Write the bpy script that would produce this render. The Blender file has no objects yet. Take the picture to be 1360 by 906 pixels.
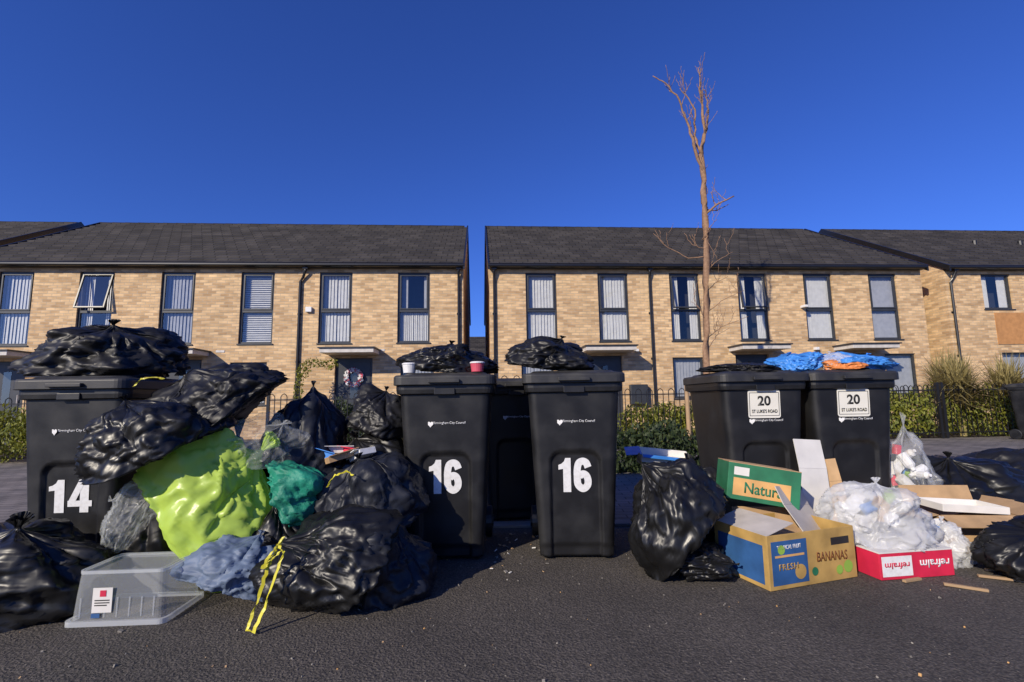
import bpy, bmesh, math, random
import numpy as np
from mathutils import Vector, Matrix, noise, Euler
R=math.radians
random.seed(7)
scene=bpy.context.scene
scene.view_settings.view_transform='Standard'
scene.view_settings.look='None'
scene.view_settings.exposure=0
COL=scene.collection

# ------------------------------------------------------------ materials
def newmat(name):
    m=bpy.data.materials.new(name); m.use_nodes=True
    nt=m.node_tree; b=nt.nodes['Principled BSDF']
    return m,nt,b
def c4(c): return (c[0],c[1],c[2],1)
def mat(name,base,rough=.5,metal=0,var=.15,vscale=8,bump=0,bscale=40,bdist=.01,ridged=False,spec=.5,base2=None,detail=4,rvar=0,lo=.3,hi=.7):
    m,nt,b=newmat(name); L=nt.links
    tc=nt.nodes.new('ShaderNodeTexCoord')
    n=nt.nodes.new('ShaderNodeTexNoise'); n.inputs['Scale'].default_value=vscale; n.inputs['Detail'].default_value=5
    L.new(tc.outputs['Object'],n.inputs['Vector'])
    mr=nt.nodes.new('ShaderNodeMapRange'); mr.inputs[1].default_value=lo; mr.inputs[2].default_value=hi
    L.new(n.outputs['Fac'],mr.inputs[0])
    mx=nt.nodes.new('ShaderNodeMix'); mx.data_type='RGBA'
    if base2 is None:
        a=[max(0,x*(1-var)) for x in base]; c=[min(1,x*(1+var)) for x in base]
    else: a,c=base,base2
    mx.inputs[6].default_value=c4(a); mx.inputs[7].default_value=c4(c)
    L.new(mr.outputs[0],mx.inputs[0]); L.new(mx.outputs[2],b.inputs['Base Color'])
    b.inputs['Roughness'].default_value=rough; b.inputs['Metallic'].default_value=metal
    b.inputs['Specular IOR Level'].default_value=spec
    if rvar:
        m2=nt.nodes.new('ShaderNodeMapRange'); m2.inputs[1].default_value=.3; m2.inputs[2].default_value=.7
        m2.inputs[3].default_value=rough-rvar; m2.inputs[4].default_value=rough+rvar
        L.new(n.outputs['Fac'],m2.inputs[0]); L.new(m2.outputs[0],b.inputs['Roughness'])
    if bump>0:
        n2=nt.nodes.new('ShaderNodeTexNoise')
        if ridged:
            n2.noise_type='RIDGED_MULTIFRACTAL'; n2.inputs['Distortion'].default_value=.6
        n2.inputs['Scale'].default_value=bscale; n2.inputs['Detail'].default_value=detail
        L.new(tc.outputs['Object'],n2.inputs['Vector'])
        bp=nt.nodes.new('ShaderNodeBump'); bp.inputs['Strength'].default_value=bump; bp.inputs['Distance'].default_value=bdist
        L.new(n2.outputs['Fac'],bp.inputs['Height']); L.new(bp.outputs['Normal'],b.inputs['Normal'])
    return m

def translucent_mat(name,base,transp=.35,rough=.3,trl=.4,bscale=9,bump=.4,bdist=.008):
    m,nt,b=newmat(name); L=nt.links
    tc=nt.nodes.new('ShaderNodeTexCoord')
    b.inputs['Base Color'].default_value=c4(base); b.inputs['Roughness'].default_value=rough
    n2=nt.nodes.new('ShaderNodeTexNoise'); n2.noise_type='RIDGED_MULTIFRACTAL'
    n2.inputs['Scale'].default_value=bscale; n2.inputs['Detail'].default_value=4; n2.inputs['Distortion'].default_value=.7
    L.new(tc.outputs['Object'],n2.inputs['Vector'])
    bp=nt.nodes.new('ShaderNodeBump'); bp.inputs['Strength'].default_value=bump; bp.inputs['Distance'].default_value=bdist
    L.new(n2.outputs['Fac'],bp.inputs['Height']); L.new(bp.outputs['Normal'],b.inputs['Normal'])
    tr=nt.nodes.new('ShaderNodeBsdfTranslucent'); tr.inputs['Color'].default_value=c4(base)
    m1=nt.nodes.new('ShaderNodeMixShader'); m1.inputs[0].default_value=trl
    L.new(b.outputs[0],m1.inputs[1]); L.new(tr.outputs[0],m1.inputs[2])
    if transp<=0:
        L.new(m1.outputs[0],nt.nodes['Material Output'].inputs['Surface']); return m
    tp=nt.nodes.new('ShaderNodeBsdfTransparent')
    m2=nt.nodes.new('ShaderNodeMixShader')
    mr=nt.nodes.new('ShaderNodeMapRange'); mr.inputs[1].default_value=.2; mr.inputs[2].default_value=1.6
    mr.inputs[3].default_value=min(1,transp*1.4); mr.inputs[4].default_value=transp*.4
    L.new(n2.outputs['Fac'],mr.inputs[0]); L.new(mr.outputs[0],m2.inputs[0])
    L.new(m1.outputs[0],m2.inputs[1]); L.new(tp.outputs[0],m2.inputs[2])
    L.new(m2.outputs[0],nt.nodes['Material Output'].inputs['Surface'])
    return m

def brick_mat():
    m,nt,b=newmat('buff_brick'); L=nt.links
    tc=nt.nodes.new('ShaderNodeTexCoord'); sp=nt.nodes.new('ShaderNodeSeparateXYZ'); L.new(tc.outputs['Object'],sp.inputs[0])
    ad=nt.nodes.new('ShaderNodeMath'); ad.operation='ADD'; L.new(sp.outputs[0],ad.inputs[0]); L.new(sp.outputs[1],ad.inputs[1])
    cb=nt.nodes.new('ShaderNodeCombineXYZ'); L.new(ad.outputs[0],cb.inputs[0]); L.new(sp.outputs[2],cb.inputs[1])
    br=nt.nodes.new('ShaderNodeTexBrick'); L.new(cb.outputs[0],br.inputs['Vector'])
    br.inputs['Scale'].default_value=1; br.inputs['Brick Width'].default_value=.225; br.inputs['Row Height'].default_value=.075
    br.inputs['Mortar Size'].default_value=.006; br.inputs['Mortar Smooth'].default_value=.2; br.inputs['Bias'].default_value=-.2
    br.inputs['Color1'].default_value=(.70,.48,.255,1); br.inputs['Color2'].default_value=(.38,.23,.11,1); br.inputs['Mortar'].default_value=(.46,.37,.26,1)
    mp=nt.nodes.new('ShaderNodeMapping'); mp.inputs['Scale'].default_value=(3.5,12,1); L.new(cb.outputs[0],mp.inputs[0])
    n=nt.nodes.new('ShaderNodeTexNoise'); n.inputs['Scale'].default_value=1.0; n.inputs['Detail'].default_value=3; L.new(mp.outputs[0],n.inputs['Vector'])
    mr=nt.nodes.new('ShaderNodeMapRange'); mr.inputs[1].default_value=.3; mr.inputs[2].default_value=.7; mr.inputs[3].default_value=.8; mr.inputs[4].default_value=1.2
    L.new(n.outputs['Fac'],mr.inputs[0])
    mu=nt.nodes.new('ShaderNodeVectorMath'); mu.operation='SCALE'; L.new(br.outputs['Color'],mu.inputs[0]); L.new(mr.outputs[0],mu.inputs['Scale'])
    n3=nt.nodes.new('ShaderNodeTexNoise'); n3.inputs['Scale'].default_value=.5; n3.inputs['Detail'].default_value=4; L.new(cb.outputs[0],n3.inputs['Vector'])
    mr3=nt.nodes.new('ShaderNodeMapRange'); mr3.inputs[1].default_value=.3; mr3.inputs[2].default_value=.7; mr3.inputs[3].default_value=.9; mr3.inputs[4].default_value=1.06
    L.new(n3.outputs['Fac'],mr3.inputs[0])
    mu2=nt.nodes.new('ShaderNodeVectorMath'); mu2.operation='SCALE'; L.new(mu.outputs[0],mu2.inputs[0]); L.new(mr3.outputs[0],mu2.inputs['Scale'])
    L.new(mu2.outputs[0],b.inputs['Base Color']); b.inputs['Roughness'].default_value=.85
    bp=nt.nodes.new('ShaderNodeBump'); bp.inputs['Strength'].default_value=.6; bp.inputs['Distance'].default_value=.006; bp.invert=True
    L.new(br.outputs['Fac'],bp.inputs['Height']); L.new(bp.outputs['Normal'],b.inputs['Normal'])
    return m

def tile_mat():
    m,nt,b=newmat('roof_tiles'); L=nt.links
    tc=nt.nodes.new('ShaderNodeTexCoord'); sp=nt.nodes.new('ShaderNodeSeparateXYZ'); L.new(tc.outputs['Object'],sp.inputs[0])
    cb=nt.nodes.new('ShaderNodeCombineXYZ'); L.new(sp.outputs[0],cb.inputs[0]); L.new(sp.outputs[1],cb.inputs[1])
    br=nt.nodes.new('ShaderNodeTexBrick'); L.new(cb.outputs[0],br.inputs['Vector'])
    br.inputs['Scale'].default_value=1; br.inputs['Brick Width'].default_value=.33; br.inputs['Row Height'].default_value=.279
    br.inputs['Mortar Size'].default_value=.012
    br.inputs['Color1'].default_value=(.060,.054,.050,1); br.inputs['Color2'].default_value=(.036,.033,.032,1); br.inputs['Mortar'].default_value=(.013,.012,.012,1)
    n=nt.nodes.new('ShaderNodeTexNoise'); n.inputs['Scale'].default_value=1.2; n.inputs['Detail'].default_value=6; L.new(tc.outputs['Object'],n.inputs['Vector'])
    mr=nt.nodes.new('ShaderNodeMapRange'); mr.inputs[1].default_value=.3; mr.inputs[2].default_value=.7; mr.inputs[3].default_value=.75; mr.inputs[4].default_value=1.3
    L.new(n.outputs['Fac'],mr.inputs[0])
    mu=nt.nodes.new('ShaderNodeVectorMath'); mu.operation='SCALE'; L.new(br.outputs['Color'],mu.inputs[0]); L.new(mr.outputs[0],mu.inputs['Scale'])
    L.new(mu.outputs[0],b.inputs['Base Color']); b.inputs['Roughness'].default_value=.85; b.inputs['Specular IOR Level'].default_value=.25
    return m

def asphalt_mat():
    m,nt,b=newmat('asphalt'); L=nt.links
    tc=nt.nodes.new('ShaderNodeTexCoord')
    def nz(scale,det=3,a=.3,c=.7,lo=0,hi=1,t='ShaderNodeTexNoise'):
        n=nt.nodes.new(t); n.inputs['Scale'].default_value=scale
        if 'Detail' in n.inputs: n.inputs['Detail'].default_value=det
        L.new(tc.outputs['Object'],n.inputs['Vector'])
        mr=nt.nodes.new('ShaderNodeMapRange'); mr.inputs[1].default_value=a; mr.inputs[2].default_value=c; mr.inputs[3].default_value=lo; mr.inputs[4].default_value=hi
        L.new(n.outputs[0],mr.inputs[0]); return n,mr
    _,big=nz(1.6,7,.3,.7,.78,1.25)
    _,fine=nz(120,3,.35,.65,.5,1.45)
    v,vr=nz(85,0,.0,.35,1.8,.84,'ShaderNodeTexVoronoi')
    base=nt.nodes.new('ShaderNodeRGB'); base.outputs[0].default_value=(.086,.074,.062,1)
    def sc(col,f):
        mu=nt.nodes.new('ShaderNodeVectorMath'); mu.operation='SCALE'; L.new(col,mu.inputs[0]); L.new(f,mu.inputs['Scale']); return mu.outputs[0]
    c=sc(base.outputs[0],big.outputs[0]); c=sc(c,fine.outputs[0]); c=sc(c,vr.outputs[0])
    L.new(c,b.inputs['Base Color']); b.inputs['Roughness'].default_value=.85
    ad=nt.nodes.new('ShaderNodeMath'); ad.operation='SUBTRACT'; L.new(fine.outputs[0],ad.inputs[0]); L.new(v.outputs[0],ad.inputs[1])
    bp=nt.nodes.new('ShaderNodeBump'); bp.inputs['Strength'].default_value=.9; bp.inputs['Distance'].default_value=.004
    L.new(ad.outputs[0],bp.inputs['Height']); L.new(bp.outputs['Normal'],b.inputs['Normal'])
    return m

def paving_mat():
    m,nt,b=newmat('block_paving'); L=nt.links
    tc=nt.nodes.new('ShaderNodeTexCoord')
    mp=nt.nodes.new('ShaderNodeMapping'); mp.inputs['Rotation'].default_value=(0,0,R(4)); L.new(tc.outputs['Object'],mp.inputs[0])
    br=nt.nodes.new('ShaderNodeTexBrick'); L.new(mp.outputs[0],br.inputs['Vector'])
    br.inputs['Scale'].default_value=1; br.inputs['Brick Width'].default_value=.2; br.inputs['Row Height'].default_value=.1
    br.inputs['Mortar Size'].default_value=.005
    br.inputs['Color1'].default_value=(.21,.185,.17,1); br.inputs['Color2'].default_value=(.13,.12,.115,1); br.inputs['Mortar'].default_value=(.035,.03,.028,1)
    n=nt.nodes.new('ShaderNodeTexNoise'); n.inputs['Scale'].default_value=2; n.inputs['Detail'].default_value=7; L.new(tc.outputs['Object'],n.inputs['Vector'])
    mr=nt.nodes.new('ShaderNodeMapRange'); mr.inputs[1].default_value=.3; mr.inputs[2].default_value=.7; mr.inputs[3].default_value=.7; mr.inputs[4].default_value=1.3
    L.new(n.outputs[0],mr.inputs[0])
    mu=nt.nodes.new('ShaderNodeVectorMath'); mu.operation='SCALE'; L.new(br.outputs['Color'],mu.inputs[0]); L.new(mr.outputs[0],mu.inputs['Scale'])
    L.new(mu.outputs[0],b.inputs['Base Color']); b.inputs['Roughness'].default_value=.8
    bp=nt.nodes.new('ShaderNodeBump'); bp.inputs['Strength'].default_value=.6; bp.inputs['Distance'].default_value=.005; bp.invert=True
    L.new(br.outputs['Fac'],bp.inputs['Height']); L.new(bp.outputs['Normal'],b.inputs['Normal'])
    return m

def glass_mat():
    m,nt,b=newmat('window_glass'); L=nt.links
    nt.nodes.remove(b)
    tp=nt.nodes.new('ShaderNodeBsdfTransparent'); tp.inputs[0].default_value=(.88,.90,.91,1)
    gl=nt.nodes.new('ShaderNodeBsdfGlossy'); gl.inputs['Roughness'].default_value=.02; gl.inputs[0].default_value=(.95,.95,.95,1)
    lw=nt.nodes.new('ShaderNodeLayerWeight'); lw.inputs[0].default_value=.3
    ad=nt.nodes.new('ShaderNodeMath'); ad.operation='MULTIPLY_ADD'; ad.inputs[1].default_value=.30; ad.inputs[2].default_value=.07; L.new(lw.outputs['Facing'],ad.inputs[0])
    mx=nt.nodes.new('ShaderNodeMixShader'); L.new(ad.outputs[0],mx.inputs[0]); L.new(tp.outputs[0],mx.inputs[1]); L.new(gl.outputs[0],mx.inputs[2])
    L.new(mx.outputs[0],nt.nodes['Material Output'].inputs['Surface'])
    return m

def leaf_mat(name,a,c):
    m=mat(name,a,.6,base2=c,vscale=6)
    nt=m.node_tree; b=nt.nodes['Principled BSDF']
    tr=nt.nodes.new('ShaderNodeBsdfTranslucent'); tr.inputs[0].default_value=c4(c)
    mx=nt.nodes.new('ShaderNodeMixShader'); mx.inputs[0].default_value=.25
    nt.links.new(b.outputs[0],mx.inputs[1]); nt.links.new(tr.outputs[0],mx.inputs[2])
    nt.links.new(mx.outputs[0],nt.nodes['Material Output'].inputs['Surface'])
    return m

BRICK=brick_mat(); TILE=tile_mat(); ASPH=asphalt_mat(); PAVE=paving_mat(); GLASS=glass_mat()
FRAME=mat('anthracite_frame',(.035,.038,.042),.4)
BLACKPVC=mat('black_pvc',(.012,.012,.013),.35)
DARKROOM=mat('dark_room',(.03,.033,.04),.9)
CURT=mat('white_blind',(.66,.64,.60),.9,var=.08)
CURT2=mat('grey_blind',(.38,.38,.40),.9,var=.1)
DOORM=mat('door_paint',(.035,.038,.045),.4)
CANOPY=mat('canopy_grp',(.55,.52,.48),.6)
BAG=mat('black_bag_plastic',(.008,.008,.0083),.40,var=.3,bump=.6,bscale=10,bdist=.008,ridged=True,detail=5,rvar=.07,spec=.42)
BAG2=mat('black_bag_plastic_matte',(.010,.010,.0112),.48,var=.3,bump=.6,bscale=12,bdist=.008,ridged=True,detail=5,rvar=.06,spec=.38)
BAGN=mat('navy_bag_plastic',(.013,.015,.022),.50,var=.25,bump=.55,bscale=12,bdist=.008,ridged=True,detail=5,spec=.38)
CLOTH=mat('blue_grey_bag_plastic',(.11,.15,.225),.6,var=.15,bump=.6,bscale=9,bdist=.012,ridged=True,detail=5)
TEAL=mat('teal_net',(.01,.20,.13),.6,var=.3,bump=1,bscale=60,bdist=.004)
LIME=translucent_mat('lime_bag',(.60,.82,.13),.05,.32,.35,9,.55,.010)
CLEAR=translucent_mat('clear_plastic',(.80,.83,.85),.60,.2,.3,9,.6)
WHITEBAG=translucent_mat('white_translucent_bag',(.82,.83,.84),.36,.3,.3,9,.6)
TUB=translucent_mat('clear_tub_plastic',(.82,.85,.88),.55,.12,.25,3,.05)
BINB=mat('bin_plastic',(.010,.010,.011),.45,vscale=7,bump=.25,bscale=140,bdist=.001,rvar=.10,base2=(.020,.020,.021),lo=.45,hi=.8)
LIDM=mat('bin_lid_plastic',(.020,.020,.022),.5,vscale=9,bump=.25,bscale=140,bdist=.001,rvar=.08,base2=(.045,.044,.042),lo=.4,hi=.75)
WHITE=mat('white_vinyl',(.74,.74,.73),.5,vscale=45,base2=(.60,.59,.57),lo=.45,hi=.8)
OFFW=mat('label_cream',(.72,.70,.62),.5,var=.05)
INK=mat('black_ink',(.02,.02,.02),.5)
CARD=mat('cardboard',(.42,.27,.14),.85,var=.18,vscale=10,bump=.15,bscale=40,bdist=.002)
CARDG=mat('cardboard_greyback',(.48,.44,.40),.85,var=.15)
CARDW=mat('white_card',(.66,.64,.60),.8,var=.1)
CARDY=mat('yellow_print_card',(.43,.27,.08),.7,var=.3)
BLUEP=mat('blue_print',(.025,.09,.24),.6,var=.3)
GREENP=mat('green_print',(.02,.15,.07),.6,var=.25)
GREENL=mat('light_green_print',(.25,.42,.06),.6)
ORANGEP=mat('orange_print',(.60,.34,.12),.6,var=.2)
BROWNP=mat('brown_print',(.20,.07,.02),.6)
REDP=mat('red_print',(.58,.02,.06),.5,var=.2)
YEL=mat('yellow_ribbon',(.60,.54,.03),.45)
BLUEBAG=mat('blue_carrier',(.05,.23,.62),.45,var=.2,bump=.6,bscale=12,bdist=.01,ridged=True)
BARK=mat('bark',(.20,.115,.065),.85,base2=(.33,.20,.12),vscale=20,bump=.6,bscale=60,bdist=.006)
WOOD=mat('stake_wood',(.36,.24,.13),.8)
SOIL=mat('soil',(.06,.045,.03),.95,var=.3,bump=.8,bscale=20,bdist=.03)
GRND=mat('ground_mat',(.09,.085,.07),.95,var=.2,vscale=.3)
LEAFY=leaf_mat('hedge_leaf',(.07,.10,.015),(.28,.28,.03))
LEAFD=leaf_mat('dark_leaf',(.015,.03,.01),(.05,.075,.02))
LEAFS=leaf_mat('spiky_leaf',(.20,.17,.06),(.42,.34,.14))
PINK=mat('pink',(.55,.08,.12),.5)
ORL=mat('orange_panel',(.45,.22,.08),.8)
STONE=mat('grit',(.22,.2,.17),.9,var=.4)

# ------------------------------------------------------------ mesh builder
class MB:
    def __init__(s): s.v=[]; s.f=[]; s.m=[]
    def add(s,vs,fs,mi=0,M=None):
        o=len(s.v)
        for p in vs:
            p=Vector(p)
            s.v.append(M@p if M else p)
        for f in fs: s.f.append([i+o for i in f]); s.m.append(mi)
    def box(s,x0,x1,y0,y1,z0,z1,mi=0,M=None):
        s.add([(x0,y0,z0),(x1,y0,z0),(x1,y1,z0),(x0,y1,z0),(x0,y0,z1),(x1,y0,z1),(x1,y1,z1),(x0,y1,z1)],
          [(0,3,2,1),(4,5,6,7),(0,1,5,4),(1,2,6,5),(2,3,7,6),(3,0,4,7)],mi,M)
    def quad(s,a,b,c,d,mi=0,M=None): s.add([a,b,c,d],[(0,1,2,3)],mi,M)
    def tube(s,pts,rad,n=8,mi=0,M=None,cap=True):
        pts=[Vector(p) for p in pts]
        if not isinstance(rad,(list,tuple)): rad=[rad]*len(pts)
        vs=[];fs=[]
        up=Vector((0.13,.31,.94))
        for i,p in enumerate(pts):
            t=(pts[min(i+1,len(pts)-1)]-pts[max(i-1,0)])
            t.normalize()
            u=(up if abs(t.dot(up))<.95 else Vector((1,0,0))); a=t.cross(u).normalized(); b=t.cross(a).normalized()
            for k in range(n):
                an=2*math.pi*k/n; vs.append(p+(a*math.cos(an)+b*math.sin(an))*rad[i])
        for i in range(len(pts)-1):
            for k in range(n):
                k2=(k+1)%n; fs.append((i*n+k,i*n+k2,(i+1)*n+k2,(i+1)*n+k))
        if cap: fs.append(tuple(range(n))[::-1]); fs.append(tuple((len(pts)-1)*n+k for k in range(n)))
        s.add(vs,fs,mi,M)
    def obj(s,name,mats,parent=None,loc=(0,0,0),rot=(0,0,0),smooth=False,bevel=0,solid=0):
        me=bpy.data.meshes.new(name); me.from_pydata([tuple(v) for v in s.v],[],s.f)
        for m in (mats if isinstance(mats,(list,tuple)) else [mats]): me.materials.append(m)
        me.polygons.foreach_set('material_index',s.m)
        if smooth: me.polygons.foreach_set('use_smooth',[True]*len(s.f))
        me.update()
        o=bpy.data.objects.new(name,me); COL.objects.link(o); o.location=loc; o.rotation_euler=rot
        if parent: o.parent=parent
        if solid:
            md=o.modifiers.new('Solid','SOLIDIFY'); md.thickness=solid
        if bevel:
            md=o.modifiers.new('Bevel','BEVEL'); md.width=bevel; md.segments=2; md.limit_method='ANGLE'
        return o
def empty(name,loc=(0,0,0),rot=(0,0,0)):
    o=bpy.data.objects.new(name,None); COL.objects.link(o); o.location=loc; o.rotation_euler=rot; o.empty_display_size=.2
    return o
def text(name,body,w,h,m,parent,loc,rot,off=.0,ext=.001):
    cu=bpy.data.curves.new(name,'FONT'); cu.body=body; cu.size=1; cu.offset=off; cu.align_x='CENTER'; cu.align_y='CENTER'; cu.resolution_u=4
    t=bpy.data.objects.new('tmp',cu); COL.objects.link(t); bpy.context.view_layer.update()
    me=bpy.data.meshes.new_from_object(t.evaluated_get(bpy.context.evaluated_depsgraph_get()))
    bpy.data.objects.remove(t)
    xs=[v.co.x for v in me.vertices]; ys=[v.co.y for v in me.vertices]
    cx=(min(xs)+max(xs))/2; cy=(min(ys)+max(ys))/2; sx=w/(max(xs)-min(xs)); sy=h/(max(ys)-min(ys))
    for v in me.vertices: v.co.x=(v.co.x-cx)*sx; v.co.y=(v.co.y-cy)*sy
    me.materials.clear(); me.materials.append(m)
    o=bpy.data.objects.new(name,me); COL.objects.link(o); o.parent=parent; o.location=loc; o.rotation_euler=rot
    if ext:
        md=o.modifiers.new('S','SOLIDIFY'); md.thickness=ext
    return o
def catmull(P,k=6):
    out=[]
    for i in range(len(P)-1):
        p0=Vector(P[max(i-1,0)]);p1=Vector(P[i]);p2=Vector(P[i+1]);p3=Vector(P[min(i+2,len(P)-1)])
        for j in range(k):
            t=j/k; out.append(.5*((2*p1)+(-p0+p2)*t+(2*p0-5*p1+4*p2-p3)*t*t+(-p0+3*p1-3*p2+p3)*t**3))
    out.append(Vector(P[-1])); return out
def bignumber(name,digits,w,h,parent,loc,rot):
    """heavy condensed vinyl numerals cut from sheet"""
    mb=MB(); x=0; lay=[0]
    def piece(poly):
        lay[0]+=.0004; mb.add([(p[0]+x,p[1],lay[0]) for p in poly],[tuple(range(len(poly)))])
    for d in digits:
        if d=='1':
            piece([(.14,0),(.37,0),(.37,1),(.21,1),(.17,.90),(.09,.83),(0,.80),(0,.66),(.14,.68)]); x+=.46
        elif d=='4':
            piece([(.29,0),(.50,0),(.50,1),(.29,1)]); piece([(0,.18),(.58,.18),(.58,.36),(0,.36)]); piece([(0,.30),(.17,.30),(.36,.80),(.34,1),(.27,1)]); x+=.64
        elif d=='6':
            pts=catmull([(.43,.72,0),(.37,.86,0),(.26,.90,0),(.15,.84,0),(.105,.66,0),(.10,.45,0),(.12,.22,0),(.26,.10,0),(.39,.18,0),(.42,.33,0),(.37,.48,0),(.27,.53,0),(.17,.47,0)],6)
            lay[0]+=.0004; L_=[];R_=[]
            for i,p in enumerate(pts):
                t=(pts[min(i+1,len(pts)-1)]-pts[max(i-1,0)]).normalized(); n=Vector((-t.y,t.x,0))*.105
                z=lay[0]+i*.00002
                L_.append((p.x+n.x+x,p.y+n.y,z)); R_.append((p.x-n.x+x,p.y-n.y,z))
            k=len(pts); mb.add(L_+R_,[(i,i+1,k+i+1,k+i) for i in range(k-1)]); x+=.56
    W=x-.06
    for v in mb.v: v.x=(v.x/W-.5)*w; v.y=(v.y-.5)*h
    return mb.obj(name,WHITE,parent,loc,rot)

# ------------------------------------------------------------ world, sun, camera
SUN_EL=R(27); SUN_AZ=R(218)   # azimuth clockwise from +Y
S=Vector((math.sin(SUN_AZ)*math.cos(SUN_EL),math.cos(SUN_AZ)*math.cos(SUN_EL),math.sin(SUN_EL)))
w=bpy.data.worlds.new('World'); scene.world=w; w.use_nodes=True
nt=w.node_tree; bg=nt.nodes['Background']
sk=nt.nodes.new('ShaderNodeTexSky'); sk.sky_type='NISHITA'; sk.sun_disc=False
sk.sun_elevation=SUN_EL; sk.sun_rotation=SUN_AZ; sk.ozone_density=2.2; sk.dust_density=.4; sk.air_density=1.0; sk.altitude=100
tint=nt.nodes.new('ShaderNodeVectorMath'); tint.operation='MULTIPLY'; tint.inputs[1].default_value=(.40,.70,1.75)
nt.links.new(sk.outputs[0],tint.inputs[0]); nt.links.new(tint.outputs[0],bg.inputs[0]); bg.inputs[1].default_value=.08
sl=bpy.data.lights.new('sun','SUN'); sl.energy=5.0; sl.angle=R(.5); sl.color=(1,.89,.72)
so=bpy.data.objects.new('sun',sl); COL.objects.link(so); so.rotation_euler=(-S).to_track_quat('-Z','Y').to_euler(); so.location=(-20,-20,20)
cam=bpy.data.cameras.new('camera'); co=bpy.data.objects.new('camera',cam); COL.objects.link(co)
cam.lens=16.94; cam.sensor_width=36; cam.clip_end=3000; cam.clip_start=.05
co.matrix_world=Matrix.Translation((0,0,.92))@Matrix.Rotation(R(97),4,'X')@Matrix.Rotation(R(-.9),4,'Z')
scene.camera=co

# ------------------------------------------------------------ ground
b=MB(); b.quad((-600,-600,0),(600,-600,0),(600,900,0),(-600,900,0)); b.obj('ground',GRND)
b=MB(); b.quad((-60,-40,.004),(60,-40,.004),(60,3.62,.004),(-60,3.62,.004)); b.obj('asphalt_road',ASPH)
b=MB(); b.quad((-60,3.75,.008),(60,3.75,.008),(60,13.2,.008),(-60,13.2,.008)); b.obj('block_pavement',PAVE)
b=MB()
x=-30
while x<30:
    b.box(x,x+.905,3.62,3.75,-.05,.022); x+=.915
b.obj('kerb',mat('kerb_concrete',(.2,.19,.175),.85,var=.2,vscale=3,bump=.3,bscale=80),bevel=.008)

# ------------------------------------------------------------ houses
HROT=R(4.0); HORG=Vector((0,13.3,0))
def roof(bd,x0,x1,y0,z0,yr,zr,mi=0):
    n=18; pv=[]
    for i in range(n):
        ta=i/n; tb=(i+1)/n
        pv.append((y0+(yr-y0)*ta, z0+(zr-z0)*ta+.042)); pv.append((y0+(yr-y0)*tb, z0+(zr-z0)*tb+.002))
    for i in range(len(pv)-1):
        a,c=pv[i],pv[i+1]
        bd.quad((x0,a[0],a[1]),(x1,a[0],a[1]),(x1,c[0],c[1]),(x0,c[0],c[1]),mi)
def window(par,xc,wd,za,zb,tr=None,style=0,openup=0):
    fr=MB(); gl=MB(); cu=MB(); y=.05; t=.055
    xa,xb=xc-wd/2,xc+wd/2
    fr.box(xa,xa+t,y,y+.07,za,zb); fr.box(xb-t,xb,y,y+.07,za,zb); fr.box(xa+t,xb-t,y,y+.07,za,za+t); fr.box(xa+t,xb-t,y,y+.07,zb-t,zb)
    if tr: fr.box(xa+t,xb-t,y-.004,y+.072,tr-.035,tr+.035)
    fr.box(xa-.03,xb+.03,-.03,y+.01,za-.035,za-.002)
    def pane(za,zb,M=None,sash=False):
        if sash:
            s=.04
            fr.box(xa+t,xa+t+s,y-.02,y+.03,za,zb,0,M); fr.box(xb-t-s,xb-t,y-.02,y+.03,za,zb,0,M)
            fr.box(xa+t+s,xb-t-s,y-.02,y+.03,za,za+s,0,M); fr.box(xa+t+s,xb-t-s,y-.02,y+.03,zb-s,zb,0,M)
            gl.quad((xa+t+s,y,za+s),(xb-t-s,y,za+s),(xb-t-s,y,zb-s),(xa+t+s,y,zb-s),0,M)
        else:
            gl.quad((xa+t,y+.03,za),(xb-t,y+.03,za),(xb-t,y+.03,zb),(xa+t,y+.03,zb),0,M)
    if tr:
        pane(za+t,tr-.035)
        M=None
        if openup:
            pv=Vector((0,y,zb-t)); M=Matrix.Translation(pv)@Matrix.Rotation(R(-openup),4,'X')@Matrix.Translation(-pv)
        pane(tr+.035,zb-t,M,True)
    else: pane(za+t,zb-t)
    yb=.16
    rw=random.Random(int(xc*100))
    def strip(x0,x1,mi,z0=za,z1=zb,step=.085,amp=.012):
        n=max(2,int((x1-x0)/step)); 
        for i in range(n):
            a=x0+(x1-x0)*i/n; c=x0+(x1-x0)*(i+1)/n; j=rw.uniform(-.006,.006)
            cu.quad((a,yb+amp+j,z0),(c-.004,yb-amp+j,z0),(c-.004,yb-amp+j,z1),(a,yb+amp+j,z1),mi)
    if style==0: strip(xa,xb,0)
    elif style==1: strip(xa,xb,1)
    elif style==2: strip(xa,xa+wd*.34,0,step=.05); strip(xb-wd*.3,xb,0,step=.05)
    elif style==3: strip(xa,xb,0,za,za+(zb-za)*.45,.05); strip(xa,xa+wd*.3,1,za+(zb-za)*.45,zb); strip(xb-wd*.2,xb,1,za+(zb-za)*.45,zb)
    elif style==4: 
        n=int((zb-za)/.06)
        for i in range(n):
            z=za+i*.06; cu.quad((xa,yb-.02,z),(xb,yb-.02,z),(xb,yb+.02,z+.052),(xa,yb+.02,z+.052),0)
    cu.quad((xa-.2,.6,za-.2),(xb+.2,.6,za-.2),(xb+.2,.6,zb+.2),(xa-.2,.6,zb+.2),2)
    fr.obj('window_frame',FRAME,par,bevel=.004); gl.obj('window_glass',GLASS,par); cu.obj('window_blind',[CURT,CURT2,DARKROOM],par)
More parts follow.
